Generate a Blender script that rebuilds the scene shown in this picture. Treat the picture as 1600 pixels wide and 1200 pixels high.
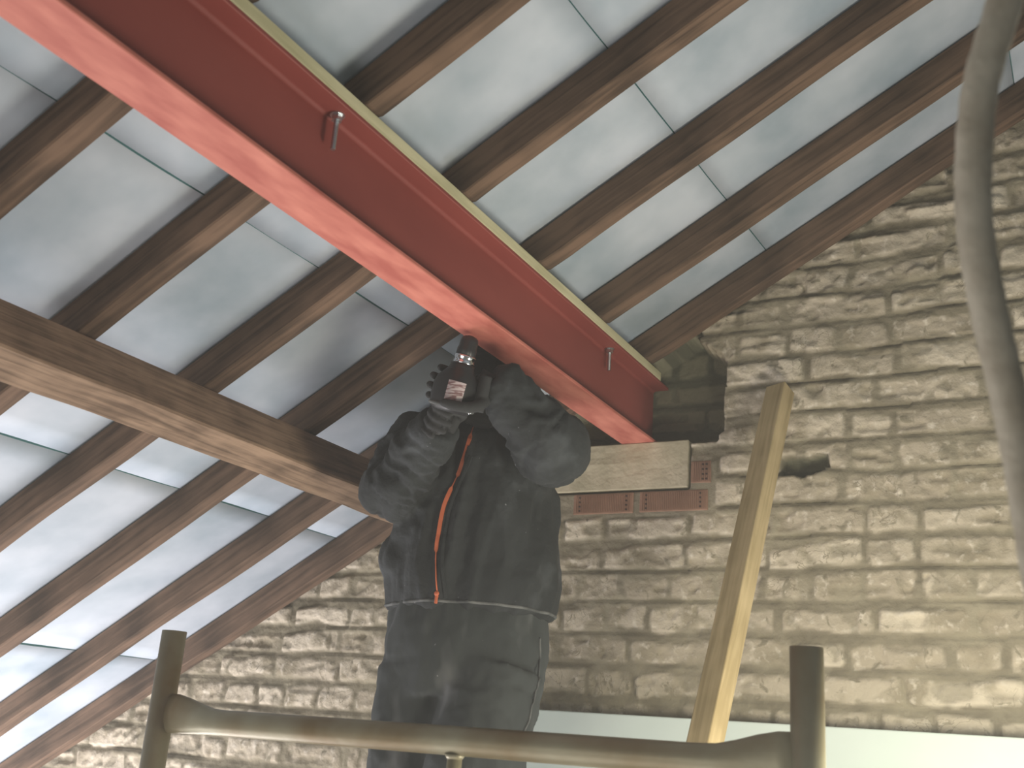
import bpy, bmesh, math, random
import numpy as np
from mathutils import Vector, Matrix
from mathutils.bvhtree import BVHTree

random.seed(7)
RNG = np.random.default_rng(11)
SC = bpy.context.scene
COL = SC.collection
for o in list(bpy.data.objects):
    bpy.data.objects.remove(o)

# ------------------------------------------------------------------ camera
TP = math.tan(math.radians(29.703))          # roof pitch
YAW, PIT, ROL = (math.radians(a) for a in (29.083, 18.186, 4.209))
cam_d = bpy.data.cameras.new('camera')
cam = bpy.data.objects.new('camera', cam_d)
COL.objects.link(cam)
cam_d.sensor_fit = 'HORIZONTAL'
cam_d.sensor_width = 36.0
cam_d.lens = 36.0 * 1685.4 / 1600.0
cam_d.clip_start = 0.05
fw = Vector((-math.sin(YAW) * math.cos(PIT), math.cos(YAW) * math.cos(PIT), math.sin(PIT)))
rt = Vector((math.cos(YAW), math.sin(YAW), 0))
up = rt.cross(fw)
rt2 = rt * math.cos(ROL) + up * math.sin(ROL)
up2 = -rt * math.sin(ROL) + up * math.cos(ROL)
cam.matrix_world = Matrix((rt2, up2, -fw)).transposed().to_4x4()
SC.camera = cam
cam_d.dof.use_dof = True
cam_d.dof.focus_distance = 2.6
cam_d.dof.aperture_fstop = 5.6

# ------------------------------------------------------------------ world, lights, exposure
world = bpy.data.worlds.new('world')
SC.world = world
world.use_nodes = True
wb = world.node_tree.nodes['Background']
wb.inputs[0].default_value = (0.80, 0.93, 1.0, 1)
wb.inputs[1].default_value = 0.14
SC.view_settings.view_transform = 'Standard'
SC.view_settings.look = 'None'
SC.view_settings.gamma = 1
SC.view_settings.exposure = 0.0
SC.view_settings.use_curve_mapping = False


def area(name, loc, target, sx, sy, power, col):
    l = bpy.data.lights.new(name, 'AREA')
    l.shape = 'RECTANGLE'
    l.size = sx
    l.size_y = sy
    l.energy = power
    l.color = col
    o = bpy.data.objects.new(name, l)
    COL.objects.link(o)
    o.location = loc
    o.rotation_euler = (Vector(target) - Vector(loc)).to_track_quat('-Z', 'Y').to_euler()
    return o


# added area lamp above the floor, brightening the beam and rafter undersides
area('fill_light_floor', (-1.3, 0.7, -1.50), (-1.3, 0.75, 1.0), 2.4, 1.5, 22, (1.0, 0.93, 0.90))
# gable window, plus unseen fill lamps added at low left and behind the camera
area('fill_light_left', (-3.15, 1.85, -1.30), (-2.8, 1.7, 0.3), 1.5, 1.1, 72, (1.0, 0.955, 0.97))
area('window_light_gable', (0.30, 2.45, -0.80), (-1.0, 1.3, 0.3), 0.8, 0.6, 14, (0.97, 0.98, 1.0))
area('fill_light_rear', (-1.5, -1.7, -0.9), (-0.4, 2.7, 0.3), 2.2, 1.3, 22, (1.0, 0.95, 0.86))
# the bare site lamp hung just beyond the bottom right corner
lp = bpy.data.lights.new('site_lamp', 'POINT')
lp.energy = 40
lp.color = (1.0, 0.93, 0.75)
lp.shadow_soft_size = 0.16
lpo = bpy.data.objects.new('site_lamp', lp)
COL.objects.link(lpo)
lpo.location = (-0.13, 1.76, -0.10)


# ------------------------------------------------------------------ helpers
def clean(bm):
    bmesh.ops.recalc_face_normals(bm, faces=bm.faces)


def link(name, me, mat=None, parent=None):
    o = bpy.data.objects.new(name, me)
    COL.objects.link(o)
    if mat:
        for m in (mat if isinstance(mat, (list, tuple)) else [mat]):
            me.materials.append(m)
    if parent:
        o.parent = parent
        o.matrix_parent_inverse = Matrix.Translation(-parent.location)
    return o


def obj(name, bm, mat=None, parent=None, smooth=False, base=None):
    """one mesh object out of a bmesh; base = its origin in the world"""
    clean(bm)
    if base is not None:
        bmesh.ops.translate(bm, verts=bm.verts, vec=-Vector(base))
    me = bpy.data.meshes.new(name)
    bm.to_mesh(me)
    bm.free()
    if smooth:
        me.polygons.foreach_set('use_smooth', [True] * len(me.polygons))
    o = link(name, me, mat, parent)
    if base is not None:
        o.location = base
    return o


def tag(o, label=None, cat=None, group=None, kind=None):
    if label: o['label'] = label
    if cat: o['category'] = cat
    if group: o['group'] = group
    if kind: o['kind'] = kind
    return o


def prism(bm, pts, axis, a, b):
    """extrude a 2D polygon; axis 1: pts are (x, z) between y=a and y=b"""
    def P(p, t):
        if axis == 1: return Vector((p[0], t, p[1]))
        if axis == 0: return Vector((t, p[0], p[1]))
        return Vector((p[0], p[1], t))
    v0 = [bm.verts.new(P(p, a)) for p in pts]
    v1 = [bm.verts.new(P(p, b)) for p in pts]
    n = len(pts)
    bm.faces.new(v0)
    bm.faces.new(v1[::-1])
    for i in range(n):
        bm.faces.new((v0[i], v1[i], v1[(i + 1) % n], v0[(i + 1) % n]))


def box(bm, x0, x1, y0, y1, z0, z1):
    prism(bm, [(x0, z0), (x1, z0), (x1, z1), (x0, z1)], 1, y0, y1)


def frames(pts):
    """parallel-transport frames along a polyline"""
    pts = [Vector(p) for p in pts]
    T = []
    for i in range(len(pts)):
        a = pts[max(0, i - 1)]
        b = pts[min(len(pts) - 1, i + 1)]
        T.append((b - a).normalized())
    n = T[0].orthogonal().normalized()
    if abs(T[0].y) < 0.95:
        n = (Vector((0, 1, 0)) - T[0] * T[0].y).normalized()
    out = []
    for t in T:
        n = (n - t * n.dot(t)).normalized()
        out.append((n, t.cross(n)))
    return pts, out


def tube(bm, pts, rads, seg=16, cap=True):
    """rads: list of r or (r_n, r_b)"""
    pts, fr = frames(pts)
    rings = []
    for i, (p, (n, b)) in enumerate(zip(pts, fr)):
        r = rads[i] if isinstance(rads, (list, tuple)) else rads
        rn, rb = r if isinstance(r, (list, tuple)) else (r, r)
        rings.append([bm.verts.new(p + n * (rn * math.cos(2 * math.pi * k / seg)) + b * (rb * math.sin(2 * math.pi * k / seg))) for k in range(seg)])
    for r0, r1 in zip(rings, rings[1:]):
        for k in range(seg):
            bm.faces.new((r0[k], r0[(k + 1) % seg], r1[(k + 1) % seg], r1[k]))
    if cap:
        bm.faces.new(rings[0][::-1])
        bm.faces.new(rings[-1])
    return rings


def resample(pts, n):
    """Catmull-Rom through points (tuples of any length)"""
    P = [np.array(p, float) for p in pts]
    out = []
    segs = len(P) - 1
    for i in range(n):
        t = i / (n - 1) * segs
        k = min(int(t), segs - 1)
        f = t - k
        p0, p1, p2, p3 = P[max(k - 1, 0)], P[k], P[k + 1], P[min(k + 2, segs)]
        out.append(0.5 * ((2 * p1) + (-p0 + p2) * f + (2 * p0 - 5 * p1 + 4 * p2 - p3) * f * f + (-p0 + 3 * p1 - 3 * p2 + p3) * f ** 3))
    return out


def ellipsoid(bm, c, r, rot=None, sub=3):
    g = bmesh.ops.create_icosphere(bm, subdivisions=sub, radius=1)
    M = Matrix.Translation(c) @ (rot.to_4x4() if rot else Matrix()) @ Matrix.Diagonal((*r, 1))
    bmesh.ops.transform(bm, matrix=M, verts=g['verts'])


def bevel(o, w, seg=2):
    m = o.modifiers.new('bevel', 'BEVEL')
    m.width = w
    m.segments = seg
    m.limit_method = 'ANGLE'
    return o


_lat = {}


def vnoise(u, v, seed=0):
    """smooth value noise on numpy arrays, -1..1"""
    if seed not in _lat:
        _lat[seed] = np.random.default_rng(1000 + seed).random((256, 256)) * 2 - 1
    L = _lat[seed]
    iu = np.floor(u).astype(int)
    iv = np.floor(v).astype(int)
    fu = u - iu
    fv = v - iv
    fu = fu * fu * (3 - 2 * fu)
    fv = fv * fv * (3 - 2 * fv)
    a = L[iu % 256, iv % 256]
    b = L[(iu + 1) % 256, iv % 256]
    c = L[iu % 256, (iv + 1) % 256]
    d = L[(iu + 1) % 256, (iv + 1) % 256]
    return (a * (1 - fu) + b * fu) * (1 - fv) + (c * (1 - fu) + d * fu) * fv


def fbm(u, v, seed=0, oct=4):
    s = 0
    a = 1.0
    t = 0
    for k in range(oct):
        s = s + a * vnoise(u * 2 ** k, v * 2 ** k, seed + k)
        t += a
        a *= 0.5
    return s / t


def sstep(a, b, x):
    t = np.clip((x - a) / (b - a), 0, 1)
    return t * t * (3 - 2 * t)


# ------------------------------------------------------------------ materials
def mat(name, col, rough=0.8, col2=None, scale=6.0, stretch=(1, 1, 1), bump=0.2, bscale=None, metal=0.0, detail=6, lo=0.35, hi=0.65, bdist=0.004, coord='Object'):
    m = bpy.data.materials.new(name)
    m.use_nodes = True
    nt = m.node_tree
    N, L = nt.nodes, nt.links
    b = N['Principled BSDF']
    b.inputs['Roughness'].default_value = rough
    b.inputs['Metallic'].default_value = metal
    tc = N.new('ShaderNodeTexCoord')
    mp = N.new('ShaderNodeMapping')
    mp.inputs['Scale'].default_value = stretch
    L.new(tc.outputs[coord], mp.inputs[0])
    if col2:
        n = N.new('ShaderNodeTexNoise')
        n.inputs['Scale'].default_value = scale
        n.inputs['Detail'].default_value = detail
        L.new(mp.outputs[0], n.inputs[0])
        cr = N.new('ShaderNodeValToRGB')
        cr.color_ramp.elements[0].position = lo
        cr.color_ramp.elements[1].position = hi
        cr.color_ramp.elements[0].color = (*col, 1)
        cr.color_ramp.elements[1].color = (*col2, 1)
        L.new(n.outputs[0], cr.inputs[0])
        L.new(cr.outputs[0], b.inputs['Base Color'])
        m['ramp'] = cr.name
    else:
        b.inputs['Base Color'].default_value = (*col, 1)
    if bump:
        n2 = N.new('ShaderNodeTexNoise')
        n2.inputs['Scale'].default_value = bscale or scale * 4
        n2.inputs['Detail'].default_value = 5
        L.new(mp.outputs[0], n2.inputs[0])
        bp = N.new('ShaderNodeBump')
        bp.inputs['Strength'].default_value = bump
        bp.inputs['Distance'].default_value = bdist
        L.new(n2.outputs[0], bp.inputs['Height'])
        L.new(bp.outputs[0], b.inputs['Normal'])
    return m


def wood(name, dark, light, axis_dir, scale=1.0, bump=0.5, rings=True):
    """timber with grain stretched along axis_dir = 'x','y' or 'z' of its object"""
    m = bpy.data.materials.new(name)
    m.use_nodes = True
    nt = m.node_tree
    N, L = nt.nodes, nt.links
    b = N['Principled BSDF']
    b.inputs['Roughness'].default_value = 0.85
    b.inputs['Specular IOR Level'].default_value = 0.25
    tc = N.new('ShaderNodeTexCoord')
    mp = N.new('ShaderNodeMapping')
    if axis_dir == 'r':   # along the roof slope
        m0 = N.new('ShaderNodeMapping')
        m0.inputs['Rotation'].default_value = (0, math.atan(TP), 0)
        mp.inputs['Scale'].default_value = (0.06, 1, 1)
    else:
        mp.inputs['Scale'].default_value = tuple(0.06 if a == axis_dir else 1 for a in 'xyz')
    if axis_dir == 'r':
        L.new(tc.outputs['Object'], m0.inputs[0])
        L.new(m0.outputs[0], mp.inputs[0])
    else:
        L.new(tc.outputs['Object'], mp.inputs[0])
    n1 = N.new('ShaderNodeTexNoise')
    n1.inputs['Scale'].default_value = 55 * scale
    n1.inputs['Detail'].default_value = 6
    n1.inputs['Distortion'].default_value = 0.6
    L.new(mp.outputs[0], n1.inputs[0])
    n2 = N.new('ShaderNodeTexNoise')
    n2.inputs['Scale'].default_value = 7 * scale
    n2.inputs['Detail'].default_value = 3
    L.new(tc.outputs['Object'], n2.inputs[0])
    ad = N.new('ShaderNodeMath')
    ad.operation = 'MULTIPLY_ADD'
    L.new(n1.outputs[0], ad.inputs[0])
    ad.inputs[1].default_value = 0.6
    ml = N.new('ShaderNodeMath')
    ml.operation = 'MULTIPLY'
    ml.inputs[1].default_value = 0.4
    L.new(n2.outputs[0], ml.inputs[0])
    L.new(ml.outputs[0], ad.inputs[2])
    cr = N.new('ShaderNodeValToRGB')
    cr.color_ramp.elements[0].position = 0.38
    cr.color_ramp.elements[1].position = 0.62
    cr.color_ramp.elements[0].color = (*dark, 1)
    cr.color_ramp.elements[1].color = (*light, 1)
    L.new(ad.outputs[0], cr.inputs[0])
    L.new(cr.outputs[0], b.inputs['Base Color'])
    bp = N.new('ShaderNodeBump')
    bp.inputs['Strength'].default_value = bump
    bp.inputs['Distance'].default_value = 0.003
    L.new(n1.outputs[0], bp.inputs['Height'])
    L.new(bp.outputs[0], b.inputs['Normal'])
    return m


M = {}
M['rafter'] = wood('rafter_wood', (0.060, 0.039, 0.026), (0.185, 0.118, 0.078), 'r')
M['purlin'] = wood('purlin_wood', (0.12, 0.078, 0.050), (0.33, 0.225, 0.15), 'y', scale=1.5)
M['plate'] = wood('new_timber', (0.50, 0.465, 0.27), (0.70, 0.65, 0.42), 'y', bump=0.2)
M['plank'] = wood('plank_timber', (0.34, 0.26, 0.13), (0.56, 0.44, 0.25), 'z', bump=0.2)
M['steel'] = mat('shaded_red_oxide_primer', (0.235, 0.045, 0.035), 0.65, (0.29, 0.062, 0.048), 6.0, (1, .35, 1), 0.1, 60)  # primer darkened in its colour for the shaded web
M['steel_lit_worn'] = mat('lit_scuffed_red_primer', (0.36, 0.085, 0.062), 0.7, (0.54, 0.185, 0.135), 24.0, (1, .30, 1), 0.2, 60, lo=.34, hi=.68, detail=10)  # scuffed mottling, with the light from below also put into the colour
M['zinc'] = mat('zinc_plate', (0.62, 0.66, 0.68), 0.28, metal=1.0, bump=0)
M['tube'] = mat('weathered_galvanised_tube', (0.19, 0.135, 0.06), 0.42, (0.30, 0.28, 0.19), 7, (1, 1, 1), 0.15, 40, metal=0.35)
M['conc'] = mat('concrete', (0.44, 0.40, 0.28), 0.95, (0.60, 0.54, 0.40), 14, (1, 1, 1), 0.6, 70)
M['newbrick'] = mat('red_brick', (0.27, 0.15, 0.10), 0.9, (0.38, 0.225, 0.155), 18, (1, 1, 1), 0.3, 90)
M['hole'] = mat('dark_perforation', (0.05, 0.025, 0.02), 0.95, bump=0)
M['jacket'] = mat('charcoal_fleece', (0.014, 0.017, 0.018), 0.95, (0.026, 0.030, 0.032), 7, (1, 1, 1), 0.7, 22, bdist=0.012)
M['trouser'] = mat('dark_work_trousers', (0.024, 0.029, 0.029), 0.95, (0.042, 0.048, 0.048), 6, (1, 1, .5), 0.5, 12, bdist=0.012)
def flecks(m, scale, lo, hi, col, stretch=(1, 1, 1)):
    nt = m.node_tree
    N, L = nt.nodes, nt.links
    b = N['Principled BSDF']
    src = b.inputs['Base Color'].links[0].from_socket
    tc = N.new('ShaderNodeTexCoord')
    mp = N.new('ShaderNodeMapping')
    mp.inputs['Scale'].default_value = stretch
    L.new(tc.outputs['Object'], mp.inputs[0])
    n = N.new('ShaderNodeTexNoise')
    n.inputs['Scale'].default_value = scale
    n.inputs['Detail'].default_value = 3
    L.new(mp.outputs[0], n.inputs[0])
    r = N.new('ShaderNodeMapRange')
    r.inputs['From Min'].default_value = lo
    r.inputs['From Max'].default_value = hi
    L.new(n.outputs[0], r.inputs['Value'])
    x = N.new('ShaderNodeMix')
    x.data_type = 'RGBA'
    L.new(r.outputs[0], x.inputs[0])
    L.new(src, x.inputs[6])
    x.inputs[7].default_value = (*col, 1)
    L.new(x.outputs[2], b.inputs['Base Color'])


flecks(M['jacket'], 55, .735, .76, (.30, .31, .32))
flecks(M['jacket'], 9, .58, .80, (.070, .078, .085))
flecks(M['trouser'], 40, .74, .77, (.30, .30, .30))
flecks(M['trouser'], 9, .57, .72, (.13, .135, .135), (1, 1, .35))
M['zip'] = mat('orange_zip', (0.55, 0.13, 0.05), 0.6, bump=0)
M['hem'] = mat('worn_hem', (0.15, 0.155, 0.15), 0.95, (0.05, 0.055, 0.055), 30, bump=.3)
M['skin'] = mat('skin', (0.50, 0.30, 0.22), 0.6, bump=0.1)
M['glove'] = mat('dark_glove', (0.022, 0.023, 0.024), 0.85, bump=.3, bscale=60)
M['hair'] = mat('dark_knit', (0.02, 0.02, 0.02), 0.95, bump=.5, bscale=80)
M['toolblack'] = mat('tool_rubber', (0.018, 0.018, 0.020), 0.45, bump=0.05, bscale=80)
M['chrome'] = mat('chrome', (0.80, 0.82, 0.86), 0.12, metal=1.0, bump=0)
M['boot'] = mat('boot_leather', (0.05, 0.04, 0.03), 0.7, bump=.3, bscale=40)
M['cable'] = mat('grey_hose', (0.30, 0.27, 0.21), 0.95, (0.40, 0.37, 0.30), 30, bump=.6, bscale=150, bdist=.002)
M['board'] = mat('pale_board', (0.55, 0.64, 0.60), 0.8, (0.62, 0.70, 0.66), 3, bump=.05)
M['floor'] = mat('dusty_boards', (0.30, 0.27, 0.22), 0.9, (0.42, 0.39, 0.33), 3, bump=.2)
M['plaster'] = mat('plaster', (0.55, 0.53, 0.48), 0.9, (0.62, 0.60, 0.55), 3, bump=.2)
M['scaffboard'] = wood('scaffold_board', (0.25, 0.19, 0.11), (0.45, 0.36, 0.24), 'x', bump=.3)


def label_mat():
    m = bpy.data.materials.new('sticker_print')
    m.use_nodes = True
    nt = m.node_tree
    N, L = nt.nodes, nt.links
    b = N['Principled BSDF']
    b.inputs['Roughness'].default_value = 0.3
    tc = N.new('ShaderNodeTexCoord')
    w = N.new('ShaderNodeTexNoise')
    mp = N.new('ShaderNodeMapping')
    mp.inputs['Scale'].default_value = (50, 50, 260)
    L.new(tc.outputs['Object'], mp.inputs[0])
    L.new(mp.outputs[0], w.inputs[0])
    w.inputs['Scale'].default_value = 1
    w.inputs['Detail'].default_value = 1
    cr = N.new('ShaderNodeValToRGB')
    cr.color_ramp.elements[0].position = 0.40
    cr.color_ramp.elements[1].position = 0.50
    cr.color_ramp.elements[0].color = (0.42, 0.25, 0.25, 1)
    cr.color_ramp.elements[1].color = (0.86, 0.76, 0.76, 1)
    L.new(w.outputs[0], cr.inputs[0])
    L.new(cr.outputs[0], b.inputs['Base Color'])
    return m


M['sticker'] = label_mat()


def lining_mat():
    m = mat('roof_lining_sheet', (0.31, 0.38, 0.44), 0.7, (0.55, 0.60, 0.665), 4.5, (1, 1, 1), 0.15, 14, lo=.3, hi=.7, detail=5)
    return m


M['lining'] = lining_mat()
M['teal'] = mat('teal_sheet_edge', (0.10, 0.26, 0.27), 0.7, bump=0)


def wall_mat():
    m = bpy.data.materials.new('old_limewashed_brick')
    m.use_nodes = True
    nt = m.node_tree
    N, L = nt.nodes, nt.links
    b = N['Principled BSDF']
    b.inputs['Roughness'].default_value = 0.95
    b.inputs['Specular IOR Level'].default_value = 0.15
    a = N.new('ShaderNodeAttribute')
    a.attribute_name = 'surf'
    sp = N.new('ShaderNodeSeparateColor')
    L.new(a.outputs['Color'], sp.inputs[0])
    tc = N.new('ShaderNodeTexCoord')

    def noise(s, d=6, dist=0):
        n = N.new('ShaderNodeTexNoise')
        n.inputs['Scale'].default_value = s
        n.inputs['Detail'].default_value = d
        n.inputs['Distortion'].default_value = dist
        L.new(tc.outputs['Object'], n.inputs[0])
        return n

    def mixc(f, c1, c2):
        x = N.new('ShaderNodeMix')
        x.data_type = 'RGBA'
        for s, v in ((0, f), (6, c1), (7, c2)):
            if isinstance(v, tuple): x.inputs[s].default_value = (*v, 1)
            elif isinstance(v, float): x.inputs[s].default_value = v
            else: L.new(v, x.inputs[s])
        return x.outputs[2]

    def ramp(v, p0, p1):
        r = N.new('ShaderNodeMapRange')
        r.inputs['From Min'].default_value = p0
        r.inputs['From Max'].default_value = p1
        L.new(v, r.inputs['Value'])
        return r.outputs[0]
    n1 = noise(9, 8, .4)
    n2 = noise(45, 6)
    brick = mixc(sp.outputs[1], (0.42, 0.365, 0.28), (0.66, 0.59, 0.47))
    brick = mixc(ramp(n1.outputs[0], .46, .62), brick, (0.34, 0.295, 0.215))
    brick = mixc(ramp(n2.outputs[0], .56, .72), brick, (0.66, 0.60, 0.50))
    n4 = noise(13, 5, 1.6)
    ab = N.new('ShaderNodeMath')
    ab.operation = 'SUBTRACT'
    L.new(n4.outputs[0], ab.inputs[0])
    ab.inputs[1].default_value = 0.5
    ab2 = N.new('ShaderNodeMath')
    ab2.operation = 'ABSOLUTE'
    L.new(ab.outputs[0], ab2.inputs[0])
    n5 = noise(5, 3)
    crk = N.new('ShaderNodeMath')
    crk.operation = 'MULTIPLY'
    L.new(ramp(ab2.outputs[0], .014, .004), crk.inputs[0])
    L.new(ramp(n5.outputs[0], .50, .58), crk.inputs[1])
    brick = mixc(crk.outputs[0], brick, (0.31, 0.27, 0.20))
    n6 = noise(26, 6, .8)
    brick = mixc(ramp(n6.outputs[0], .60, .68), brick, (0.27, 0.24, 0.175))
    mortar = mixc(ramp(n1.outputs[0], .35, .65), (0.20, 0.175, 0.125), (0.33, 0.295, 0.215))
    c = mixc(sp.outputs[0], mortar, brick)
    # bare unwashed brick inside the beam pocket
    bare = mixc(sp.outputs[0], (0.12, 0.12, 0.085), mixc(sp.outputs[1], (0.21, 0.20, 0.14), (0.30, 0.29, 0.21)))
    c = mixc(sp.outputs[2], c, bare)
    L.new(c, b.inputs['Base Color'])
    n3 = noise(120, 5)
    bp = N.new('ShaderNodeBump')
    bp.inputs['Strength'].default_value = 0.6
    bp.inputs['Distance'].default_value = 0.003
    L.new(n3.outputs[0], bp.inputs['Height'])
    bp2 = N.new('ShaderNodeBump')
    bp2.inputs['Strength'].default_value = 0.5
    bp2.inputs['Distance'].default_value = 0.008
    L.new(n2.outputs[0], bp2.inputs['Height'])
    L.new(bp.outputs[0], bp2.inputs['Normal'])
    L.new(bp2.outputs[0], b.inputs['Normal'])
    return m


M['wall'] = wall_mat()

# ------------------------------------------------------------------ numbers of the place (metres)
FAR = [2.668, 2.352, 2.008, 1.662, 1.325, 0.992, 0.650, 0.308, -0.034, -0.376, -0.718]   # far faces of the rafters
YW = 2.70            # face of the gable wall
CB = 1.613           # underside of rafters:  z = CB + x*TP
CM = 1.705           # roof lining:           z = CM + x*TP
RIDGE = 0.60
FLOOR = -1.60
PLAT = -0.76
BX0, BX1, BZ0, BZ1 = -1.137, -1.040, 0.803, 0.993    # steel beam section


# ------------------------------------------------------------------ gable wall
def gable():
    s = 0.006
    xs = np.arange(-3.95, 1.2, s)
    zs = np.arange(-0.62, 2.06, s)
    U, V = np.meshgrid(xs, zs, indexing='ij')
    C = 0.0814
    # beds wander
    Vb = V + 0.006 * vnoise(U * 1.6, V * 0.8, 3) + 0.0035 * vnoise(U * 7, V * 3, 4)
    row = np.floor((Vb - 0.0427) / C)
    fv = (Vb - 0.0427) - row * C
    rows = np.unique(row).astype(int)
    H = np.zeros_like(U)
    BR = np.zeros_like(U)
    RN = np.zeros_like(U)
    rg = np.random.default_rng(5)
    for r in rows:
        m = row == r
        edges = [-4.2 + rg.random() * 0.2]
        hl = []
        while edges[-1] < 1.4:
            if rg.random() < (0.35 if r % 4 else 0.85):
                L_ = 0.112 + rg.normal() * 0.008
            else:
                L_ = 0.222 + rg.normal() * 0.014
            edges.append(edges[-1] + max(L_, .08) + 0.012)
        edges = np.array(edges)
        u = U[m] + 0.009 * vnoise(U[m] * 12, V[m] * 16, 7) + 0.004 * vnoise(U[m] * 40, V[m] * 44, 8)
        k = np.clip(np.searchsorted(edges, u) - 1, 0, len(edges) - 2)
        du = np.minimum(u - edges[k], edges[k + 1] - u)
        f = fv[m] + 0.0050 * vnoise(U[m] * 15, V[m] * 10 + r * 3.3, 9) + 0.003 * vnoise(U[m] * 50, V[m] * 50, 12)
        rr = rg.random(len(edges))
        slant = rg.normal(size=len(edges))[k] * 0.035
        f = f + slant * (u - .5 * (edges[k] + edges[k + 1]))
        gapj = rg.random(len(edges))[k] * .006
        du = du - gapj
        tall = rg.random(len(edges))[k] * 0.012
        dv = np.minimum(f - 0.004, C - 0.004 - tall - f)
        # rounded corners
        cr_ = 0.015
        dx_, dy_ = cr_ - np.minimum(du, cr_), cr_ - np.minimum(dv, cr_)
        d = cr_ - np.sqrt(dx_ ** 2 + dy_ ** 2)
        jt = 0.0060 + 0.0030 * vnoise(U[m] * 6, V[m] * 12 + r, 17)
        flat_ = 0.75 + .25 * rr[k]
        smear = 0.5 + 0.5 * vnoise(U[m] * 5, V[m] * 9, 21)       # mortar flush with the brick in places
        b = sstep(jt - .003, jt + .005, d)
        h = b * (0.0035 + 0.0075 * rr[k])
        h = np.maximum(h, 0.0075 * sstep(.40, .75, smear) * sstep(.002, .012, f) )
        tilt = (rg.random(len(edges))[k] - .5) * 0.05
        h = h + b * tilt * (f - C / 2)
        # dark raked line under each course
        h = h - 0.0060 * (1 - sstep(0.0, 0.007, np.abs(fv[m] - 0.002 + .002 * vnoise(U[m] * 9, V[m], 31)))) * (0.5 + .5 * sstep(-.4, .5, vnoise(U[m] * 4, V[m] * 6, 33)))
        H[m] = h
        BR[m] = b
        RN[m] = rr[k]
    rough = 1.0 + 1.3 * sstep(1.0, 1.35, V)                       # crumbling near the top
    H += 0.0030 * fbm(U * 26, V * 30, 40, 4) * rough
    H += 0.0022 * fbm(U * 80, V * 95, 50, 2)
    H += 0.008 * fbm(U * 1.7, V * 1.7, 60, 2)
    # broken flakes
    fl = vnoise(U * 16 + 2 * vnoise(U * 6, V * 6, 71), V * 30, 70)
    H -= 0.006 * sstep(.45, .62, fl) * BR
    bite = vnoise(U * 24 + 3 * vnoise(U * 9, V * 9, 75), V * 30, 76)
    H -= 0.0045 * sstep(.35, .5, bite) * BR
    BR = BR * (1 - .55 * sstep(.40, .55, bite))
    H += 0.010 * sstep(.50, .70, vnoise(U * 9, V * 34, 73)) * sstep(.95, 1.2, V)
    # missing half brick beside the leaning plank
    hx = np.abs(U + 0.635 + .01 * vnoise(U * 20, V * 20, 80)) / 0.062
    hz = np.abs(V - 0.715 - .006 * vnoise(U * 30, V * 30, 82) - .2 * (U + .635) * (U > -.635)) / (0.027 - .14 * np.clip(U + .635, 0, .1))
    hole = 1 - sstep(.85, 1.05, np.maximum(hx, hz))
    H -= 0.045 * hole
    # newer patch round the padstone
    patch = ((U > -1.42) & (U < -0.862 + .008 * vnoise(U * 20, V * 30, 90)) & (V > 0.597) & (V < 0.672)) | ((U > -.96) & (U < -0.862) & (V > .6) & (V < .748))
    H = np.where(patch, 0.004 + 0.002 * fbm(U * 40, V * 40, 91, 2), H)
    BR = np.where(patch, .15, BR)
    # beam pocket
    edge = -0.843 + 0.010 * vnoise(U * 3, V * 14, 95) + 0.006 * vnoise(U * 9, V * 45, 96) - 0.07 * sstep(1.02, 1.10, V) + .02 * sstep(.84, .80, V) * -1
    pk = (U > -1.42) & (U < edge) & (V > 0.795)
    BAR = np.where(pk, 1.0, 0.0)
    # behind the padstone
    pad = (U > -1.385) & (U < -0.935) & (V > .665) & (V < .80)
    Y = YW - H
    Y = np.where(pk & (V - U * TP < 1.655), YW + 0.118 - H * .6, Y)
    Y = np.where(pad & ~pk, YW + 0.02, Y)
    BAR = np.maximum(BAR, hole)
    BR = BR * (1 - .8 * hole)
    nx, nz = U.shape
    co = np.stack([U, Y, V], -1).reshape(-1, 3)
    idx = np.arange(nx * nz).reshape(nx, nz)
    q = np.stack([idx[:-1, :-1], idx[1:, :-1], idx[1:, 1:], idx[:-1, 1:]], -1).reshape(-1, 4)
    cx = (U[:-1, :-1] + s / 2).reshape(-1)
    cz = (V[:-1, :-1] + s / 2).reshape(-1)
    lim = np.where(cx < RIDGE, CM + 0.0 + cx * TP, CM + RIDGE * TP - (cx - RIDGE) * TP)
    q = q[cz < lim]
    # solid backing
    base = len(co)
    bx = np.array([(-3.95, 2.86, FLOOR), (3.5, 2.86, FLOOR), (3.5, 2.86, -.0), (1.8, 2.86, 1.25), (RIDGE, 2.86, CM + RIDGE * TP - .02), (-3.95, 2.86, CM - 3.95 * TP - .02)])
    bb = bx.copy()
    bb[:, 1] = 3.0
    co = np.concatenate([co, bx, bb])
    me = bpy.data.meshes.new('wall_back')
    faces_q = q
    nq = len(faces_q)
    loops = list(faces_q.reshape(-1))
    starts = list(range(0, nq * 4, 4))
    tot = [4] * nq
    extra = [[base + i for i in range(6)], [base + 11 - i for i in range(6)]]
    for i in range(6):
        j = (i + 1) % 6
        extra.append([base + i, base + 6 + i, base + 6 + j, base + j])
    for e in extra:
        starts.append(len(loops))
        tot.append(len(e))
        loops.extend(e)
    me.vertices.add(len(co))
    me.vertices.foreach_set('co', co.reshape(-1))
    me.loops.add(len(loops))
    me.loops.foreach_set('vertex_index', np.array(loops, dtype=np.int32))
    me.polygons.add(len(starts))
    me.polygons.foreach_set('loop_start', np.array(starts, dtype=np.int32))
    me.polygons.foreach_set('loop_total', np.array(tot, dtype=np.int32))
    me.update(calc_edges=True)
    me.validate()
    at = me.color_attributes.new('surf', 'FLOAT_COLOR', 'POINT')
    ca = np.ones((len(co), 4), dtype=np.float32)
    ca[:base, 0] = BR.reshape(-1)
    ca[:base, 1] = RN.reshape(-1)
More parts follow.
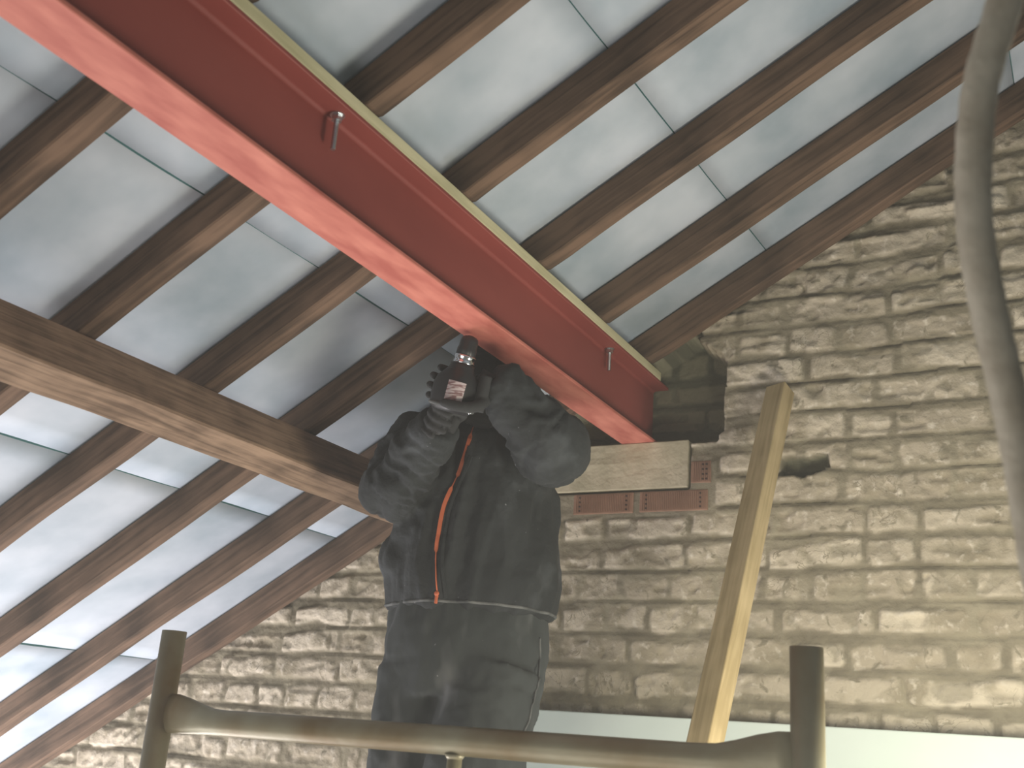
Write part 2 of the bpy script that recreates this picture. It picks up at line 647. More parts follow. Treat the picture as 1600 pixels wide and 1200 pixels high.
    ca[:base, 2] = BAR.reshape(-1)
    ca[base:, :3] = (0, 0, 0)
    at.data.foreach_set('color', ca.reshape(-1))
    o = link('wall_back', me, M['wall'])
    tag(o, kind='structure')
    return o


gable()

# lower pale boards under the brickwork, right of the worker
bm = bmesh.new()
box(bm, -1.62, -0.085, 2.612, 2.647, -0.62, 0.078)
o = obj('wallboard', bm, M['board'], base=(-0.9, 2.63, -0.62))
bevel(o, .003)
tag(o, 'pale blue-green wallboard below the brickwork, behind the foot of the leaning plank', 'board', 'boards lining the foot of the brick wall')
bm = bmesh.new()
box(bm, -0.035, 1.2, 2.612, 2.647, -0.62, 0.078)
o = obj('wallboard', bm, M['board'], base=(0.6, 2.63, -0.62))
bevel(o, .003)
tag(o, 'pale blue-green wallboard below the brickwork in the bottom right corner', 'board', 'boards lining the foot of the brick wall')
bm = bmesh.new()
box(bm, -0.083, -0.037, 2.600, 2.645, -0.62, 0.076)
o = obj('batten', bm, M['plank'], base=(-0.06, 2.62, -0.62))
tag(o, 'narrow upright batten between the two pale boards at lower right', 'batten')


# ------------------------------------------------------------------ roof lining (one ceiling, sheets lapped at seams)
def lining():
    seams = [-4.03, -3.37, -2.705, -2.035, -1.390, -0.748, -0.07, RIDGE + 0.001]
    ys = np.arange(-2.2, 2.90, 0.02)
    bm = bmesh.new()
    prev = None
    dep = lambda x, y: CM + x * TP

    def bulge(y, x, k):
        # a small belly between two rafters
        t = (2.340 - y) / 0.3425
        f = t - math.floor(t)
        return -0.0025 * math.sin(math.pi * f) * (1 + .5 * math.sin(3.1 * math.floor(t) + 1.7 * k))
    for k in range(len(seams) - 1):
        xa, xb = seams[k], seams[k + 1]
        n = 12
        cols = []
        for i in range(n + 1):
            col = []
            for y in ys:
                dr = lambda s_, kk: s_ + (0.035 * (y - 1.5) if kk == 5 else 0.003 * math.sin(y * 2 + kk))
                t = (2.340 - y) / 0.3425
                f = t - math.floor(t)
                gap = 0.0012 + ((0.0045 if k in (1, 2) else 0.002) * math.sin(math.pi * f) ** 2 if k < 4 else 0)
                A = dr(xa, k) + gap
                B = dr(xb, k + 1) - 0.0012
                x = A + (B - A) * i / n
                z = dep(x, y) + bulge(y, x, k)
                col.append(bm.verts.new((x, y, z)))
            cols.append(col)
        for c0, c1 in zip(cols, cols[1:]):
            for j in range(len(ys) - 1):
                f = bm.faces.new((c0[j], c1[j], c1[j + 1], c0[j + 1]))
                f.smooth = True
        if prev:
            pv = [bm.verts.new(v.co + Vector((0, 0, .007))) for v in prev]
            cv = [bm.verts.new(v.co + Vector((0, 0, .007))) for v in cols[0]]
            for p_, q_ in ((prev, pv), (pv, cv), (cv, cols[0])):
                for j in range(len(ys) - 1):
                    f = bm.faces.new((p_[j], q_[j], q_[j + 1], p_[j + 1]))
                    f.material_index = 1
        prev = cols[-1]
    # the far slope, mirrored about the ridge, out of view
    zr = CM + RIDGE * TP
    a = [bm.verts.new(p) for p in ((RIDGE, -2.2, zr), (RIDGE, 2.90, zr), (4.0, 2.90, zr - 3.4 * TP), (4.0, -2.2, zr - 3.4 * TP))]
    bm.faces.new(a)
    # roof outside skin
    t = 0.06
    c = [bm.verts.new(p) for p in ((-4.05, -2.2, dep(-4.05, 0) + t), (RIDGE, -2.2, zr + t), (RIDGE, 2.90, zr + t), (-4.05, 2.90, dep(-4.05, 0) + t))]
    bm.faces.new(c)
    d = [bm.verts.new(p) for p in ((RIDGE, -2.2, zr + t), (4.0, -2.2, zr - 3.4 * TP + t), (4.0, 2.90, zr - 3.4 * TP + t), (RIDGE, 2.90, zr + t))]
    bm.faces.new(d)
    me = bpy.data.meshes.new('ceiling')
    bm.to_mesh(me)
    bm.free()
    o = link('ceiling', me, [M['lining'], M['teal']])
    tag(o, kind='structure')


lining()

bm = bmesh.new()
box(bm, -4.0, 4.2, -2.2, 3.0, FLOOR - 0.1, FLOOR)
tag(obj('floor', bm, M['floor']), kind='structure')
bm = bmesh.new()
box(bm, -4.1, -3.96, -2.2, 3.0, FLOOR, CM - 3.96 * TP - 0.02)
tag(obj('wall_left', bm, M['plaster']), kind='structure')
bm = bmesh.new()
box(bm, 4.0, 4.12, -2.2, 3.0, FLOOR, CM + RIDGE * TP - 3.4 * TP - .02)
tag(obj('wall_right', bm, M['plaster']), kind='structure')

# ------------------------------------------------------------------ dusty air
hz = bpy.data.materials.new('dusty_air')
hz.use_nodes = True
hz.node_tree.nodes.clear()
_o = hz.node_tree.nodes.new('ShaderNodeOutputMaterial')
_v = hz.node_tree.nodes.new('ShaderNodeVolumeScatter')
_v.inputs['Color'].default_value = (1, 1, 0.96, 1)
_v.inputs['Density'].default_value = 0.028
_v.inputs['Anisotropy'].default_value = 0.15
hz.node_tree.links.new(_v.outputs[0], _o.inputs['Volume'])
bm = bmesh.new()
box(bm, -3.9, 3.9, -2.1, 2.645, FLOOR + .02, 2.3)
tag(obj('dust_haze', bm, hz), 'faint dusty haze hanging in the air of the loft', 'haze', kind='stuff')

# ------------------------------------------------------------------ rafters
ordinal = ['against', 'second', 'third', 'fourth', 'fifth', 'sixth', 'seventh', 'eighth', 'ninth', 'tenth', 'eleventh']
words = ['dark rough-sawn rafter lying along the top of the brick gable wall',
         'second rafter from the brick gable wall, crossing the far end of the red beam',
         'third rafter from the brick gable wall, meeting the red beam just above the power drill',
         'fourth rafter from the brick gable wall, reaching the purlin left of the worker',
         'fifth rafter from the brick gable wall, crossing the red beam near the closest bolt',
         'sixth rafter from the brick gable wall, in the top left corner']


def rafter(k):
    y1 = FAR[k]
    y0 = y1 - 0.048
    xa = -3.9
    xb = RIDGE - 0.02
    bm = bmesh.new()
    n = 60
    rr = random.Random(40 + k)
    ph = [rr.random() * 6 for _ in range(4)]
    # profile (x, z) of the underside, waving a little, notched over the packing timber
    low = []
    for i in range(n + 1):
        x = xa + (xb - xa) * i / n
        w = 0.0022 * math.sin(x * 5 + ph[0]) + 0.0014 * math.sin(x * 13 + ph[1])
        low.append((x, CB + x * TP + w))
    seatL, seatR = BX0 - 0.004, BX1 + 0.004
    low2 = [p for p in low if p[0] < seatL - .02] + [(seatL, CB + seatL * TP), (seatL, BZ1 + 0.0275), (seatR, max(BZ1 + 0.0275, CB + seatR * TP))] + [p for p in low if p[0] > seatR + .02]
    v = []
    for (x, z) in low2:
        wy = 0.0018 * math.sin(x * 4 + ph[2]) + 0.001 * math.sin(x * 11 + ph[3])
        zt = CM + x * TP - 0.0055
        a = bm.verts.new((x, y0 + wy, z))
        b = bm.verts.new((x, y1 + wy, z))
        c = bm.verts.new((x, y1 + wy, max(zt, z + .004)))
        d = bm.verts.new((x, y0 + wy, max(zt, z + .004)))
        v.append((a, b, c, d))
    for p, q in zip(v, v[1:]):
        for i in range(4):
            j = (i + 1) % 4
            if (p[i].co - q[i].co).length < 1e-6: pass
            bm.faces.new((p[i], q[i], q[j], p[j]))
    bm.faces.new(v[0])
    bm.faces.new(v[-1][::-1])
    base = (-1.8, (y0 + y1) / 2, CB - 1.8 * TP)
    o = obj('rafter', bm, M['rafter'], base=base)
    bevel(o, .003, 1)
    return o


for k in range(11):
    o = rafter(k)
    if k < 6:
        lab = words[k]
    else:
        lab = 'rafter near the camera above the frame, %s from the brick gable wall' % ordinal[k]
    tag(o, lab, 'rafter', 'rough-sawn roof rafters')

# ------------------------------------------------------------------ timber purlin (set square to the roof slope)
th = math.atan(TP)
e1 = Vector((math.cos(th), 0, math.sin(th)))
e2 = Vector((-math.sin(th), 0, math.cos(th)))
bm = bmesh.new()
p0 = Vector((-1.645, 0, 0.670))
rg = random.Random(3)
sec = []
ny = 90
for i in range(ny + 1):
    y = -2.15 + (YW + 2.15) * i / ny
    w1 = 0.003 * math.sin(y * 3.1) + 0.0012 * math.sin(y * 17)
    w2 = 0.002 * math.sin(y * 2.3 + 1) + 0.0010 * math.sin(y * 23)
    A = p0 - e2 * 0.001
    B = p0 - e2 * (0.119 + w1)
    C = B - e1 * (0.082 + w2)
    D = p0 - e1 * (0.082 + w2) - e2 * 0.001
    ring = []
    ch = 0.004
    for P, Q1, Q2 in ((A, D, B), (B, A, C), (C, B, D), (D, C, A)):
        ring.append(P + (Q1 - P).normalized() * ch)
        ring.append(P + (Q2 - P).normalized() * ch)
    sec.append([bm.verts.new((q.x, y, q.z)) for q in ring])
for r0, r1 in zip(sec, sec[1:]):
    for j in range(8):
        bm.faces.new((r0[j], r0[(j + 1) % 8], r1[(j + 1) % 8], r1[j]))
bm.faces.new(sec[0])
bm.faces.new(sec[-1][::-1])
tag(obj('purlin', bm, M['purlin'], base=(-1.64, 0.3, 0.58)), 'old timber purlin with a pale grained underside, running beneath the rafters at left', 'purlin')

# ------------------------------------------------------------------ red steel beam
bm = bmesh.new()
tf, tw, rr_ = 0.0085, 0.006, 0.0076
xc = (BX0 + BX1) / 2
prof = [(BX0, BZ0), (BX1, BZ0), (BX1, BZ0 + tf)]
for a in range(0, 5):       # lower right fillet
    t = math.radians(90 * a / 4)
    prof.append((xc + tw / 2 + rr_ - rr_ * math.sin(t), BZ0 + tf + rr_ - rr_ * math.cos(t)))
for a in range(0, 5):
    t = math.radians(90 * a / 4)
    prof.append((xc + tw / 2 + rr_ - rr_ * math.cos(t), BZ1 - tf - rr_ + rr_ * math.sin(t)))
prof += [(BX1, BZ1 - tf), (BX1, BZ1), (BX0, BZ1), (BX0, BZ1 - tf)]
for a in range(0, 5):
    t = math.radians(90 * a / 4)
    prof.append((xc - tw / 2 - rr_ + rr_ * math.sin(t), BZ1 - tf - rr_ + rr_ * math.cos(t)))
for a in range(0, 5):
    t = math.radians(90 * a / 4)
    prof.append((xc - tw / 2 - rr_ + rr_ * math.cos(t), BZ0 + tf + rr_ - rr_ * math.sin(t)))
prof += [(BX0, BZ0 + tf)]
prism(bm, prof, 1, -2.15, YW + 0.10)
beam = obj('steel_beam', bm, [M['steel'], M['steel_lit_worn']], base=(xc, 0.3, BZ0))
for p in beam.data.polygons:
    if p.center.z < tf * .9 and abs(p.normal.y) < .5:
        p.material_index = 1  # bottom flange: scuffed, and painted lighter as if lit from below
bevel(beam, .0015, 1)
tag(beam, 'red-oxide painted steel I-beam crossing under the rafters to the padstone in the wall', 'steel beam')


def bolt(y, ln):
    x = -1.068
    z = BZ1 - tf
    b = bmesh.new()
    # washer, hex nut, threaded shank hanging below the flange
    tube(b, [(x, y, z), (x, y, z - .002)], .013, 20)
    hexr = .0095
    v0 = []
    prism(b, [(x + hexr * math.cos(math.pi / 3 * i + .3), y + hexr * math.sin(math.pi / 3 * i + .3)) for i in range(6)], 2, z - .002, z - .012)
    pts, rad = [], []
    nth = 34
    for i in range(nth):
        pts.append((x, y, z - .012 - (ln - .012) * i / (nth - 1)))
        rad.append(.0042 if i % 2 else .0048)
    tube(b, pts, rad, 14)
    o = obj('bolt', b, M['zinc'], beam)
    return o


bolt(1.243, .067)
bolt(2.43, .060)

bm = bmesh.new()
box(bm, BX0 + .002, BX1 - 0.001, -2.15, YW + 0.04, BZ1 + .0003, BZ1 + 0.0270)
o = obj('packing_timber', bm, M['plate'], base=(xc, .3, BZ1))
bevel(o, .003)
tag(o, 'thin strip of new yellowish timber fixed along the top of the red steel beam', 'timber')

# ------------------------------------------------------------------ padstone and new bricks
bm = bmesh.new()
box(bm, -1.38, -0.940, YW - 0.006, YW + 0.115, 0.671, BZ0 - .0003)
bmesh.ops.subdivide_edges(bm, edges=bm.edges, cuts=6, use_grid_fill=True)
for v in bm.verts:
    v.co += Vector((random.uniform(-1, 1), random.uniform(-1, 1), 0)) * 0.0012
o = obj('padstone', bm, M['conc'], base=(-1.16, YW + .05, .671))
bevel(o, .003)
tag(o, 'pale rectangular concrete padstone set in the wall under the end of the steel beam', 'padstone')


def new_brick(x0, x1, z0, z1, label):
    b = bmesh.new()
    box(b, x0, x1, YW - 0.0065, YW + 0.09, z0, z1)
    br = obj('brick', b, M['newbrick'], base=((x0 + x1) / 2, YW + .04, z0))
    bevel(br, .002)
    # combed face: fine upright ribs, and two columns of dimples
    b = bmesh.new()
    x = x0 + .007
    while x < x1 - .007:
        box(b, x, x + .0022, YW - .0083, YW - .006, z0 + .004, z1 - .004)
        x += .0052
    obj('combed_face', b, M['newbrick'], br)
    for cx in ((x0 + .020, x0 + .033, x1 - .033, x1 - .020) if x1 - x0 > .1 else (x1 - .022, x1 - .012)):
        if x1 - x0 > .1 and abs(cx - x0 - .033) < 1e-6 or (x1 - x0 > .1 and abs(cx - x1 + .033) < 1e-6):
            continue
        b = bmesh.new()
        for i in range(4):
            z = z0 + .010 + (z1 - z0 - .020) * i / 3
            tube(b, [(cx, YW - .0088, z), (cx, YW - .0065, z)], .0028, 10)
        obj('dimple_column', b, M['hole'], br)
    tag(br, label, 'brick', 'new red bricks round the padstone')


new_brick(-1.273, -1.094, .606, .663, 'new red combed brick under the padstone, next to the worker')
new_brick(-1.076, -.884, .607, .663, 'new red combed brick under the right end of the padstone')
new_brick(-.932, -.876, .681, .741, 'short piece of red brick beside the right end of the padstone')

# ------------------------------------------------------------------ leaning plank
def plank():
    top = Vector((-0.680, 2.655, 0.908))
    bot = Vector((-0.717, 2.19, 0.02))
    d = (top - bot).normalized()
    bot = top - d * ((top.z - PLAT - .012) / d.z)
    ln = (top - bot).length
    b = bmesh.new()
    hw, hd = 0.028, 0.025
    for i in range(31):
        z = ln * i / 30
        R_ = [b.verts.new((u + .0008 * math.sin(z * 7), v + .001 * math.sin(z * 5), z)) for u, v in ((-hw, -hd), (hw, -hd), (hw, hd), (-hw, hd))]
        if i:
            for j in range(4):
                b.faces.new((P_[j], P_[(j + 1) % 4], R_[(j + 1) % 4], R_[j]))
        else:
            b.faces.new(R_)
        P_ = R_
    b.faces.new(P_[::-1])
    o = obj('timber_prop', b, M['plank'])
    q = Vector((0, 0, 1)).rotation_difference(d)
    o.rotation_mode = 'QUATERNION'
    o.rotation_quaternion = q @ Matrix.Rotation(math.radians(-18), 3, 'Z').to_quaternion()
    o.location = bot
    bevel(o, .003)
    tag(o, 'pale square-sawn timber leaning against the brick wall right of the padstone', 'timber')


plank()

# ------------------------------------------------------------------ scaffold tower
sc_x0, sc_x1, sc_y = -1.625, -0.380, 1.62
tower = bpy.data.objects.new('scaffold_tower', None)
COL.objects.link(tower)
tower.location = ((sc_x0 + sc_x1) / 2, 2.0, FLOOR)
tag(tower, 'weathered tubular scaffold tower with a horizontal rail in front of the worker', 'scaffold')


def post(x, y, top, name='upright'):
    b = bmesh.new()
    r = 0.0242
    seg = 28
    zs = [FLOOR, top]
    outer = [[b.verts.new((x + r * math.cos(2 * math.pi * k / seg), y + r * math.sin(2 * math.pi * k / seg), z)) for k in range(seg)] for z in zs]
    inner = [[b.verts.new((x + (r - .0035) * math.cos(2 * math.pi * k / seg), y + (r - .0035) * math.sin(2 * math.pi * k / seg), z)) for k in range(seg)] for z in (top - .2, top)]
    for k in range(seg):
        j = (k + 1) % seg
        b.faces.new((outer[0][k], outer[0][j], outer[1][j], outer[1][k]))
        b.faces.new((inner[0][j], inner[0][k], inner[1][k], inner[1][j]))
        b.faces.new((outer[1][k], outer[1][j], inner[1][j], inner[1][k]))
    b.faces.new(inner[0])
    b.faces.new(outer[0][::-1])
    o = obj(name, b, M['tube'], tower, smooth=False)
    for p in o.data.polygons:
        p.use_smooth = abs(p.normal.z) < .5
    return o


post(sc_x0, sc_y, 0.157)
post(sc_x1, sc_y, 0.157)
post(sc_x0, sc_y + 0.95, -0.55)
post(sc_x1, sc_y + 0.95, -0.55)


def rail(y, z, flare=True):
    b = bmesh.new()
    L_ = sc_x1 - sc_x0
    seg = 28
    rings = []
    for i in range(41):
        t = i / 40
        x = sc_x0 + .012 + (L_ - .024) * t
        dd = min(x - sc_x0, sc_x1 - x)
        f = float(1 - sstep(0.03, 0.15, np.array(dd))) if flare else 0
        rz = 0.0235 + 0.013 * f
        ry = 0.0235 - 0.010 * f
        cz = z + 0.011 * f
        rings.append([b.verts.new((x, y + ry * math.cos(2 * math.pi * k / seg), cz + rz * math.sin(2 * math.pi * k / seg))) for k in range(seg)])
    for r0, r1 in zip(rings, rings[1:]):
        for k in range(seg):
            j = (k + 1) % seg
            b.faces.new((r0[k], r0[j], r1[j], r1[k]))
    b.faces.new(rings[0])
    b.faces.new(rings[-1][::-1])
    return obj('rail', b, M['tube'], tower, smooth=True)


rail(sc_y, -0.009)
rail(sc_y, -0.50)
b = bmesh.new()
tube(b, [(-0.957, sc_y, -0.020), (-0.957, sc_y, -0.49)], 0.0125, 18)
# weld bead where the strut meets the rail
tube(b, [(-0.957, sc_y, -0.030), (-0.957, sc_y, -0.038)], [0.018, 0.0125], 18)
obj('strut', b, M['tube'], tower, smooth=True)
for yb in (sc_y + .02, sc_y + .93):
    b = bmesh.new()
    tube(b, [(sc_x0, yb, PLAT - .065), (sc_x1, yb, PLAT - .065)], .0242, 18)
    obj('platform_bearer', b, M['tube'], tower, smooth=True)
for i in range(4):
    b = bmesh.new()
    y0 = sc_y - .02 + i * .245
    box(b, sc_x0 - .05, sc_x1 + .05, y0, y0 + .225, PLAT - .040, PLAT)
    bevel(obj('platform_board', b, M['scaffboard'], tower), .004)

# ------------------------------------------------------------------ hanging grey hose
pts = [(0.18, 0.70, 1.64), (0.13, 0.72, 1.25), (0.055, 0.752, 0.85), (-0.004, 0.783, 0.64), (-0.023, 0.793, 0.579), (-0.048, 0.807, 0.506), (-0.0595, 0.833, 0.42), (-0.056, 0.862, 0.349), (-0.048, 0.891, 0.283), (-0.043, 0.915, 0.227), (-0.035, .95, .1), (-0.01, 1.0, -.3), (.05, 1.05, -1.0), (.1, 1.1, FLOOR + .02)]
b = bmesh.new()
pp = resample(pts, 140)
tube(b, pp, [0.0140 + .0004 * math.sin(i * 1.9) for i in range(140)], 20)
o = obj('hose', b, M['cable'], smooth=True, base=(.1, 1.1, FLOOR))
tag(o, 'thick dusty grey hose hanging down in front of the brick wall at right', 'hose')

#PERSON
# ------------------------------------------------------------------ the worker
PC = Vector((-1.265, 2.15, 0))
LAT = Vector((0.93, 0.367, 0))          # towards the worker's left hand
FWD = Vector((0.367, -0.93, 0))         # where the worker's chest faces


def at(l, f, z):
    return PC + LAT * l + FWD * f + Vector((0, 0, z))


def oval(bm, rings, seg=28):
    """closed loft of ovals lying flat: (centre, half width, half depth)"""
    R = []
    for c, a, d in rings:
        R.append([bm.verts.new(c + LAT * (a * math.cos(2 * math.pi * k / seg)) + FWD * (d * math.sin(2 * math.pi * k / seg))) for k in range(seg)])
    for r0, r1 in zip(R, R[1:]):
        for k in range(seg):
            j = (k + 1) % seg
            bm.faces.new((r0[k], r0[j], r1[j], r1[k]))
    bm.faces.new(R[0])
    bm.faces.new(R[-1][::-1])


def bake(bm, voxel, smooth=8):
    """union of overlapping closed shapes as one skin; returns (verts, mesh)"""
    clean(bm)
    me = bpy.data.meshes.new('tmp')
    bm.to_mesh(me)
    bm.free()
    o = bpy.data.objects.new('tmp', me)
    COL.objects.link(o)
    m = o.modifiers.new('r', 'REMESH')
    m.mode = 'VOXEL'
    m.voxel_size = voxel
    m2 = o.modifiers.new('s', 'SMOOTH')
    m2.factor = 0.5
    m2.iterations = smooth
    dg = bpy.context.evaluated_depsgraph_get()
    dg.update()
    out = bpy.data.meshes.new_from_object(o.evaluated_get(dg))
    bpy.data.objects.remove(o)
    out.materials.clear()
    return out


def verts_of(me):
    a = np.empty(len(me.vertices) * 3)
    me.vertices.foreach_get('co', a)
    n = np.empty(len(me.vertices) * 3)
    me.vertices.foreach_get('normal', n)
    return a.reshape(-1, 3), n.reshape(-1, 3)


def put(me, co):
    me.vertices.foreach_set('co', co.reshape(-1))
    me.polygons.foreach_set('use_smooth', [True] * len(me.polygons))
    me.update()


def seg_param(P, a, b):
    a, b = np.array(a), np.array(b)
    ab = b - a
    t = np.clip(((P - a) @ ab) / (ab @ ab), 0, 1)
    d = np.linalg.norm(P - (a + t[:, None] * ab), axis=1)
    return t, d


def folds(me, limbs, amp_t=0.008, amp_l=0.007, zstretch=5, torso_r=0.11, seed=0):
    P, Nn = verts_of(me)
    best = np.full(len(P), 9.0)
    T = np.zeros(len(P))
    ID = np.zeros(len(P))
    for i, (a, b, r) in enumerate(limbs):
        t, d = seg_param(P, a, b)
        L_ = np.linalg.norm(np.array(b) - np.array(a))
        s = d / r
        m = s < best
        best[m] = s[m]
        T[m] = t[m] * L_
        ID[m] = i + 1
    onlimb = 1 - sstep(.95, 1.25, best)
    ang = np.arctan2((P - np.array(PC)) @ np.array(FWD), (P - np.array(PC)) @ np.array(LAT))
    ft = fbm(ang * 2.6 + P[:, 2] * 2.2 + seed, P[:, 2] * zstretch, 100 + seed, 3)
    ft = 1 - 2 * np.abs(ft) * 1.3
    fl = fbm(T * 15 + ID * 7 + 1.2 * P[:, 2] * 6 + .8 * vnoise(P[:, 0] * 16, P[:, 2] * 16 + P[:, 1] * 9, 133), P[:, 0] * 9 + P[:, 1] * 9, 120 + seed, 4)
    fl = 1 - 2 * np.abs(fl) * 1.4
    disp = (1 - onlimb) * amp_t * (ft - .3) + onlimb * amp_l * (fl - .3)
    disp = disp + 0.0016 * fbm(P[:, 0] * 60 + P[:, 1] * 30, P[:, 2] * 60, 140, 2)
    put(me, P + Nn * disp[:, None])


SH_L, EL_L, WR_L = (at(-.155, .0, .655), Vector((-1.398, 1.985, .515)), Vector((-1.205, 1.86, .625)))
SH_R, EL_R, WR_R = (at(.165, .0, .665), Vector((-1.010, 2.005, .600)), Vector((-1.083, 1.865, .722)))
HEAD = Vector((-1.222, 2.085, 0.775))

# --- body: one continuous skin (legs, trunk, neck, head, arms)
b = bmesh.new()
oval(b, [(at(0, 0, .11), .13, .09), (at(0, 0, .18), .145, .10), (at(0, 0, .30), .135, .095), (at(0, 0, .45), .155, .11), (at(0, 0, .58), .17, .11), (at(0, .01, .66), .14, .085), (at(0, .02, .70), .065, .06)])
tube(b, resample([tuple(at(0, .01, .66)), tuple(at(0.01, .035, .71)), tuple(HEAD)], 8), .052, 16)
ellipsoid(b, HEAD + Vector((0, 0, .01)), (.074, .090, .098))
ellipsoid(b, HEAD + FWD * .045 + Vector((0, 0, -.045)), (.052, .050, .055))
for s in (-1, 1):
    ellipsoid(b, HEAD + LAT * (.076 * s) + Vector((0, 0, -.005)), (.012, .020, .032), sub=2)
    ellipsoid(b, HEAD + FWD * .078 + LAT * (.020 * s) + Vector((0, 0, -.068)), (.016, .012, .007), sub=2)
tube(b, [HEAD + FWD * .082 + Vector((0, 0, .015)), HEAD + FWD * .104 + Vector((0, 0, -.022)), HEAD + FWD * .082 + Vector((0, 0, -.034))], [.008, .014, .008], 10)
KN_L, KN_R = Vector((-1.405, 2.14, -.32)), Vector((-1.185, 2.05, -.31))
AN_L, AN_R = Vector((-1.40, 2.20, -.68)), Vector((-1.18, 2.17, -.68))
HP_L, HP_R = at(-.095, -.01, .14), at(.075, .02, .14)
for hp, kn, an in ((HP_L, KN_L, AN_L), (HP_R, KN_R, AN_R)):
    tube(b, resample([tuple(hp), tuple((hp + kn) / 2), tuple(kn), tuple((kn + an) / 2), tuple(an)], 16), [.068 - .03 * i / 15 for i in range(16)], 16)
    ellipsoid(b, an + FWD * .06 + Vector((0, 0, -.04)), (.045, .10, .035))
for sh, el, wr in ((SH_L, EL_L, WR_L), (SH_R, EL_R, WR_R)):
    tube(b, resample([tuple(sh), tuple((sh + el) / 2), tuple(el), tuple((wr + el) / 2), tuple(wr)], 16), [.052 - .024 * i / 15 for i in range(16)], 14)
me = bake(b, .009, 4)
P, Nn = verts_of(me)
base = Vector((-1.29, 2.17, PLAT))
put(me, P - np.array(base))
me.name = 'person'
person = link('person', me, M['skin'])
person.location = base
tag(person, 'worker in charcoal zip jacket and dark trousers, both arms raised to the red beam', 'person')


def child(name, me, m, sm=True):
    P, _ = verts_of(me)
    o = link(name, me, m, person)
    return o


# --- trousers
b = bmesh.new()
oval(b, [(at(0, 0, .08), .165, .12), (at(0, 0, .13), .183, .128), (at(0, 0, .19), .186, .132), (at(0, 0, .27), .180, .124), (at(0, 0, .36), .170, .115)])
legs = []
for hp, kn, an, r0 in ((at(-.092, -.01, .13), KN_L + Vector((.010, 0, 0)), AN_L, .102), (at(.068, .025, .13), KN_R + Vector((-.008,0,0)), AN_R, .116)):
    tube(b, resample([tuple(hp), tuple((hp + kn) / 2 + FWD * .01), tuple(kn), tuple((kn + an) / 2 - FWD * .02), tuple(an + Vector((0, 0, .02)))], 20),
         [(r0 * (1 - .32 * i / 19)) for i in range(20)], 24)
    legs += [(tuple(hp), tuple(kn), .12), (tuple(kn), tuple(an), .10)]
me = bake(b, .008, 5)
folds(me, legs, .006, .006, 3, seed=3)
trousers = child('trousers', me, M['trouser'])
# pocket opening on the side of the right thigh, seam lines
T_ = BVHTree.FromObject(trousers, bpy.context.evaluated_depsgraph_get()) if False else None


def bvh(o):
    me = o.data
    return BVHTree.FromPolygons([v.co for v in me.vertices], [p.vertices for p in me.polygons])


def snap_line(tree, pts, off=.001):
    out = []
    for p in pts:
        p = Vector(p)
        hit = tree.find_nearest(p)
        out.append(hit[0] + hit[1] * off)
    return out


tt = bvh(trousers)
b = bmesh.new()
ln = resample([tuple(at(.19, .06, .22)), tuple(at(.205, .075, .15)), tuple(at(.185, .11, .07)), tuple(at(.16, .12, .0))], 26)
tube(b, snap_line(tt, ln), [(.0016, .0030)] * 26, 8)
pk = obj('pocket_seam', b, M['hem'], person, smooth=True)
pk['label'] = 'pale worn pocket edge'

# --- jacket
b = bmesh.new()
oval(b, [(at(.004, 0, .262), .186, .136), (at(.004, 0, .285), .192, .142), (at(.004, .003, .33), .198, .148), (at(.002, .005, .42), .196, .146), (at(0, .008, .52), .190, .142),
         (at(0, .006, .60), .185, .134), (at(0, 0, .66), .175, .118), (at(0, .0, .705), .125, .092), (at(0, .02, .735), .070, .070)])
ellipsoid(b, at(-.150, .02, .375), (.055, .07, .06))
SL = [(SH_L, EL_L, WR_L, [.082, .080, .072, .068, .064, .058, .046]), (SH_R, EL_R, WR_R, [.086, .086, .080, .078, .068, .058, .049])]
limbs = []
for sh, el, wr, rr in SL:
    n = 24
    path = resample([tuple(sh - (el - sh).normalized() * .01), tuple((sh + el) / 2), tuple(el), tuple((el + wr) / 2), tuple(wr)], n)
    rad = [float(np.interp(i / (n - 1), np.linspace(0, 1, len(rr)), rr)) for i in range(n)]
    tube(b, path, rad, 22)
    ellipsoid(b, el, (rr[3] * 1.02,) * 3)
    ellipsoid(b, sh, (rr[0] * .98,) * 3)
    limbs += [(tuple(sh), tuple(el), .10), (tuple(el), tuple(wr), .085)]
# hood collar standing round the neck
ellipsoid(b, HEAD - FWD * .035 + Vector((0, 0, -.075)), (.080, .075, .05))
me = bake(b, .007, 5)
folds(me, limbs, .012, .010, 4, seed=1)
jacket = child('jacket', me, M['jacket'])
jt = bvh(jacket)


def front(l, z):
    """point of the jacket front at lateral offset l and height z"""
    o = at(l, .5, z)
    h = jt.ray_cast(o, -FWD)
    return h[0] + FWD * .0015


def ribbon(name, pts, w, t, m, parent):
    """flat band following pts on the chest"""
    b = bmesh.new()
    prev = None
    pts = [Vector(p) for p in pts]
    for i, p in enumerate(pts):
        a = pts[max(0, i - 1)]
        c = pts[min(len(pts) - 1, i + 1)]
        tg = (c - a).normalized()
        sd = tg.cross(FWD).normalized()
        ww = w[i] if isinstance(w, list) else w
        ring = [b.verts.new(q) for q in (p - sd * ww - FWD * .004, p - sd * ww * .8 + FWD * t, p + sd * ww * .8 + FWD * t, p + sd * ww - FWD * .004)]
        if prev:
            for k in range(4):
                b.faces.new((prev[k], ring[k], ring[(k + 1) % 4], prev[(k + 1) % 4]))
        else:
            b.faces.new(ring)
        prev = ring
    b.faces.new(prev[::-1])
    return obj(name, b, m, parent, smooth=False)


